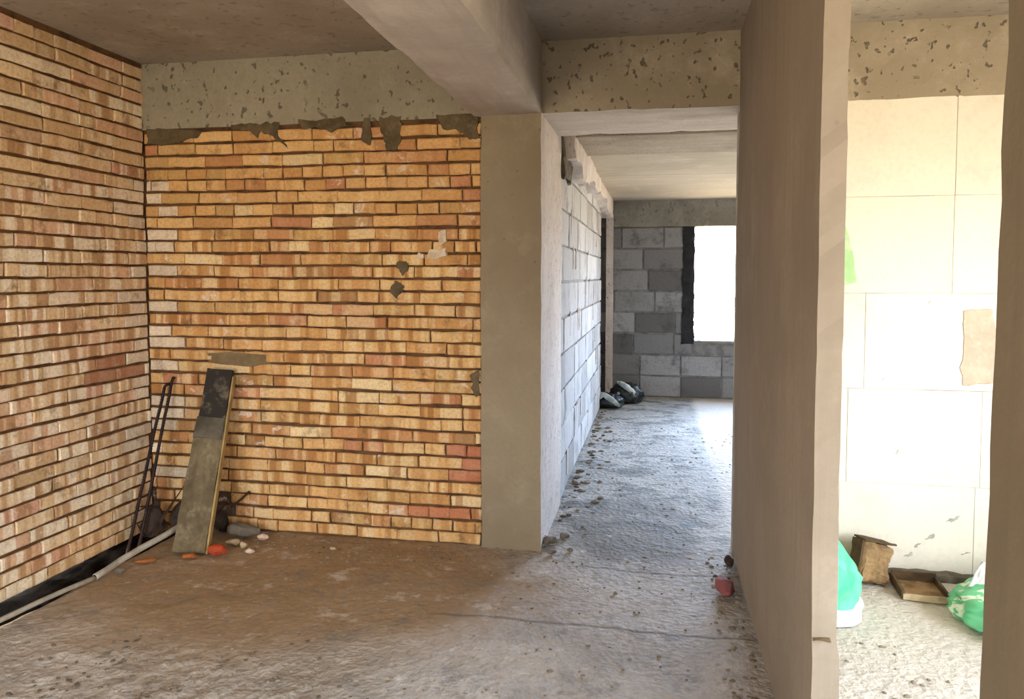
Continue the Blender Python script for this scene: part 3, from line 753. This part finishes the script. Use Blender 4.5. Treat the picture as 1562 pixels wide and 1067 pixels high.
# shallow tray
tr = empty('cardboard_tray', (1.285, 3.80, 0), math.radians(-3)); tag(tr, 'shallow brown cardboard tray on the floor between the carton and the green sack', 'tray')
bm = bmesh.new(); gridbox(bm, -.13, .05, -.10, .11, .004, .012, .03, .003, 10, 0, 55); finish('tray_bottom', bm, M['card'], tr)
for nm, bx in (('rim', (-.145,-.132,-.11,.12,.002,.045)), ('rim', (.05,.062,-.11,.12,.002,.04)), ('rim', (-.14,.06,-.115,-.104,.002,.030)), ('rim', (-.14,.06,.108,.12,.002,.055))):
    bm = bmesh.new(); gridbox(bm, *bx, .02, .003, 12, .001, 56); finish(nm, bm, M['stone_p'] if bx[3] < 0 else M['card_d'], tr)

# green and white woven sack, torn open
t = NT('green_white_woven_plastic')
cc = t.mix(t.ramp(t.noise(9, 3, .6, None, .8), .53, .59), lin(100, 186, 132), lin(224, 232, 208))
M['greensack'] = t.done(cc, .55, t.bump(t.noise(40, 4), .3, .004), .4)
M['greensheet'] = plain('green_plastic_sheet', lin(74, 176, 128), lin(112, 200, 152), 10, .4, .5)
gs = empty('woven_sack', (1.585, 3.51, 0)); tag(gs, 'torn green and white woven sack slumped on the floor at the doorway edge', 'sack')
crumple('sack_body', (.255, .26, .092), M['greensack'], 44, gs, freq=1.9, amp=.17, sub=5)
crumple('green_lining', (.13, .11, .065), M['greensheet'], 46, gs, base=(.05, .10, .085), freq=2.4, amp=.22, sub=4)['label'] = 'green inner plastic bulging out'
def sheet(bm, pts, th=.003, n=8, seed=0, amp=.012):
    a, b, c, d = [Vector(p) for p in pts]
    nn = (b-a).cross(d-a).normalized()
    T, B = [], []
    for i in range(n+1):
        rt, rb = [], []
        for j in range(n+1):
            p = a.lerp(b, i/n).lerp(d.lerp(c, i/n), j/n)+nn*amp*mn.noise(Vector((i*.6, j*.6, seed)))*2
            rt.append(bm.verts.new(p+nn*th)); rb.append(bm.verts.new(p-nn*th))
        T.append(rt); B.append(rb)
    for i in range(n):
        for j in range(n):
            bm.faces.new((T[i][j], T[i+1][j], T[i+1][j+1], T[i][j+1])); bm.faces.new((B[i][j+1], B[i+1][j+1], B[i+1][j], B[i][j]))
    for i in range(n):
        bm.faces.new((T[i][0], B[i][0], B[i+1][0], T[i+1][0])); bm.faces.new((T[i][n], T[i+1][n], B[i+1][n], B[i][n]))
        bm.faces.new((T[0][i], T[0][i+1], B[0][i+1], B[0][i])); bm.faces.new((T[n][i], B[n][i], B[n][i+1], T[n][i+1]))
bm = bmesh.new(); sheet(bm, [(-.285,.02,.03),(-.19,.03,.11),(-.09,.09,.225),(-.155,.10,.235)], seed=2); finish('torn_flap', bm, M['whitesheet'], gs, smooth=True)['label'] = 'white torn flap standing up'
bm = bmesh.new(); sheet(bm, [(-.25,.05,.09),(-.21,-.03,.085),(.0,-.16,.150),(.02,-.06,.158)], seed=5); finish('torn_flap', bm, M['whitesheet'], gs, smooth=True)['label'] = 'white torn flap folded over the front'

# ------------------------------------------------------------------ light
w = bpy.data.worlds.new('World'); sc.world = w; w.use_nodes = True
nt = w.node_tree; nt.nodes.clear()
out = nt.nodes.new('ShaderNodeOutputWorld'); bg = nt.nodes.new('ShaderNodeBackground'); tc = nt.nodes.new('ShaderNodeTexCoord')
sp = nt.nodes.new('ShaderNodeSeparateXYZ'); nt.links.new(tc.outputs['Generated'], sp.inputs[0])
rp = nt.nodes.new('ShaderNodeValToRGB'); mr = nt.nodes.new('ShaderNodeMapRange')
mr.inputs[1].default_value = -1; mr.inputs[2].default_value = 1; nt.links.new(sp.outputs[2], mr.inputs[0]); nt.links.new(mr.outputs[0], rp.inputs[0])
e = rp.color_ramp.elements
e[0].position = 0; e[0].color = (.46, .38, .27, 1)
e[1].position = 1; e[1].color = (.74, .86, 1.0, 1)
k = e.new(.48); k.color = (.62, .52, .38, 1)
k = e.new(.52); k.color = (1.0, 1.02, 1.05, 1)
k = e.new(.7); k.color = (.88, .96, 1.04, 1)
tint = nt.nodes.new('ShaderNodeMix'); tint.data_type = 'RGBA'; tint.blend_type = 'MULTIPLY'
m3 = nt.nodes.new('ShaderNodeMapRange'); m3.interpolation_type = 'SMOOTHSTEP'; m3.inputs[1].default_value = -.45; m3.inputs[2].default_value = .35
nt.links.new(sp.outputs[1], m3.inputs[0])
m4 = nt.nodes.new('ShaderNodeMapRange'); m4.inputs[1].default_value = -.02; m4.inputs[2].default_value = .08; nt.links.new(sp.outputs[2], m4.inputs[0])
mm = nt.nodes.new('ShaderNodeMath'); mm.operation = 'MULTIPLY'; nt.links.new(m3.outputs[0], mm.inputs[0]); nt.links.new(m4.outputs[0], mm.inputs[1])
nt.links.new(mm.outputs[0], tint.inputs[0]); nt.links.new(rp.outputs[0], tint.inputs[6]); tint.inputs[7].default_value = (.74, .90, 1.16, 1)
nt.links.new(tint.outputs[2], bg.inputs[0]); bg.inputs[1].default_value = 9.0
# the sky low over the far window is the brightest part
def wmath(op, a, b):
    n = nt.nodes.new('ShaderNodeMath'); n.operation = op
    for i, v in enumerate((a, b)):
        if isinstance(v, (int, float)): n.inputs[i].default_value = v
        else: nt.links.new(v, n.inputs[i])
    return n.outputs[0]
m1 = nt.nodes.new('ShaderNodeMapRange'); m1.interpolation_type = 'SMOOTHSTEP'; nt.links.new(sp.outputs[1], m1.inputs[0]); m1.inputs[1].default_value = .55; m1.inputs[2].default_value = .95
m2 = nt.nodes.new('ShaderNodeMapRange'); m2.interpolation_type = 'SMOOTHSTEP'; nt.links.new(sp.outputs[2], m2.inputs[0]); m2.inputs[1].default_value = -.6; m2.inputs[2].default_value = .12
glow = wmath('MULTIPLY', wmath('MULTIPLY', m1.outputs[0], m2.outputs[0]), 26.0)
nt.links.new(wmath('ADD', glow, 9.0), bg.inputs[1])
nt.links.new(bg.outputs[0], out.inputs[0])
def portal(name, loc, rot, sx, sy):
    l = bpy.data.lights.new(name, 'AREA'); l.shape = 'RECTANGLE'; l.size = sx; l.size_y = sy; l.cycles.is_portal = True
    o = bpy.data.objects.new(name, l); COL.objects.link(o); o.location = loc; o.rotation_euler = rot
    return o
H = math.pi/2
portal('window_daylight', ((WX0+WX1)/2, 9.64, (WZ0+WZ1)/2), (-H, 0, 0), WX1-WX0, WZ1-WZ0)
portal('balcony_daylight', (3.15, 6.85, 1.475), (0, H, 0), 1.15, .9)
portal('side_room_daylight', (2.75, .375, 1.4), (0, H, 0), 1.6, 5.35)
portal('near_daylight', (-1.575, -2.75, 1.325), (H, 0, 0), 2.35, 1.85)

# ------------------------------------------------------------------ camera
cam = bpy.data.cameras.new('Camera'); co = bpy.data.objects.new('Camera', cam); COL.objects.link(co)
F, PX, PY = 1150., 781., 481.
pitch = math.atan(60/F); yaw = math.atan(219/math.hypot(F, 60))
cam.sensor_fit = 'HORIZONTAL'; cam.sensor_width = 36; cam.lens = F/1562*36
cam.shift_x = 0; cam.shift_y = -(533.5-PY)/1562
co.location = (0, 0, 1.5); co.rotation_euler = (H-pitch, 0, yaw)
cam.clip_start = .02
sc.camera = co

vs = sc.view_settings
vs.view_transform = 'Standard'; vs.look = 'None'; vs.gamma = 1; vs.use_curve_mapping = False
vs.exposure = 0.92
sc.cycles.use_denoising = True
sc.cycles.max_bounces = 10; sc.cycles.diffuse_bounces = 8
sc.cycles.sample_clamp_indirect = 10
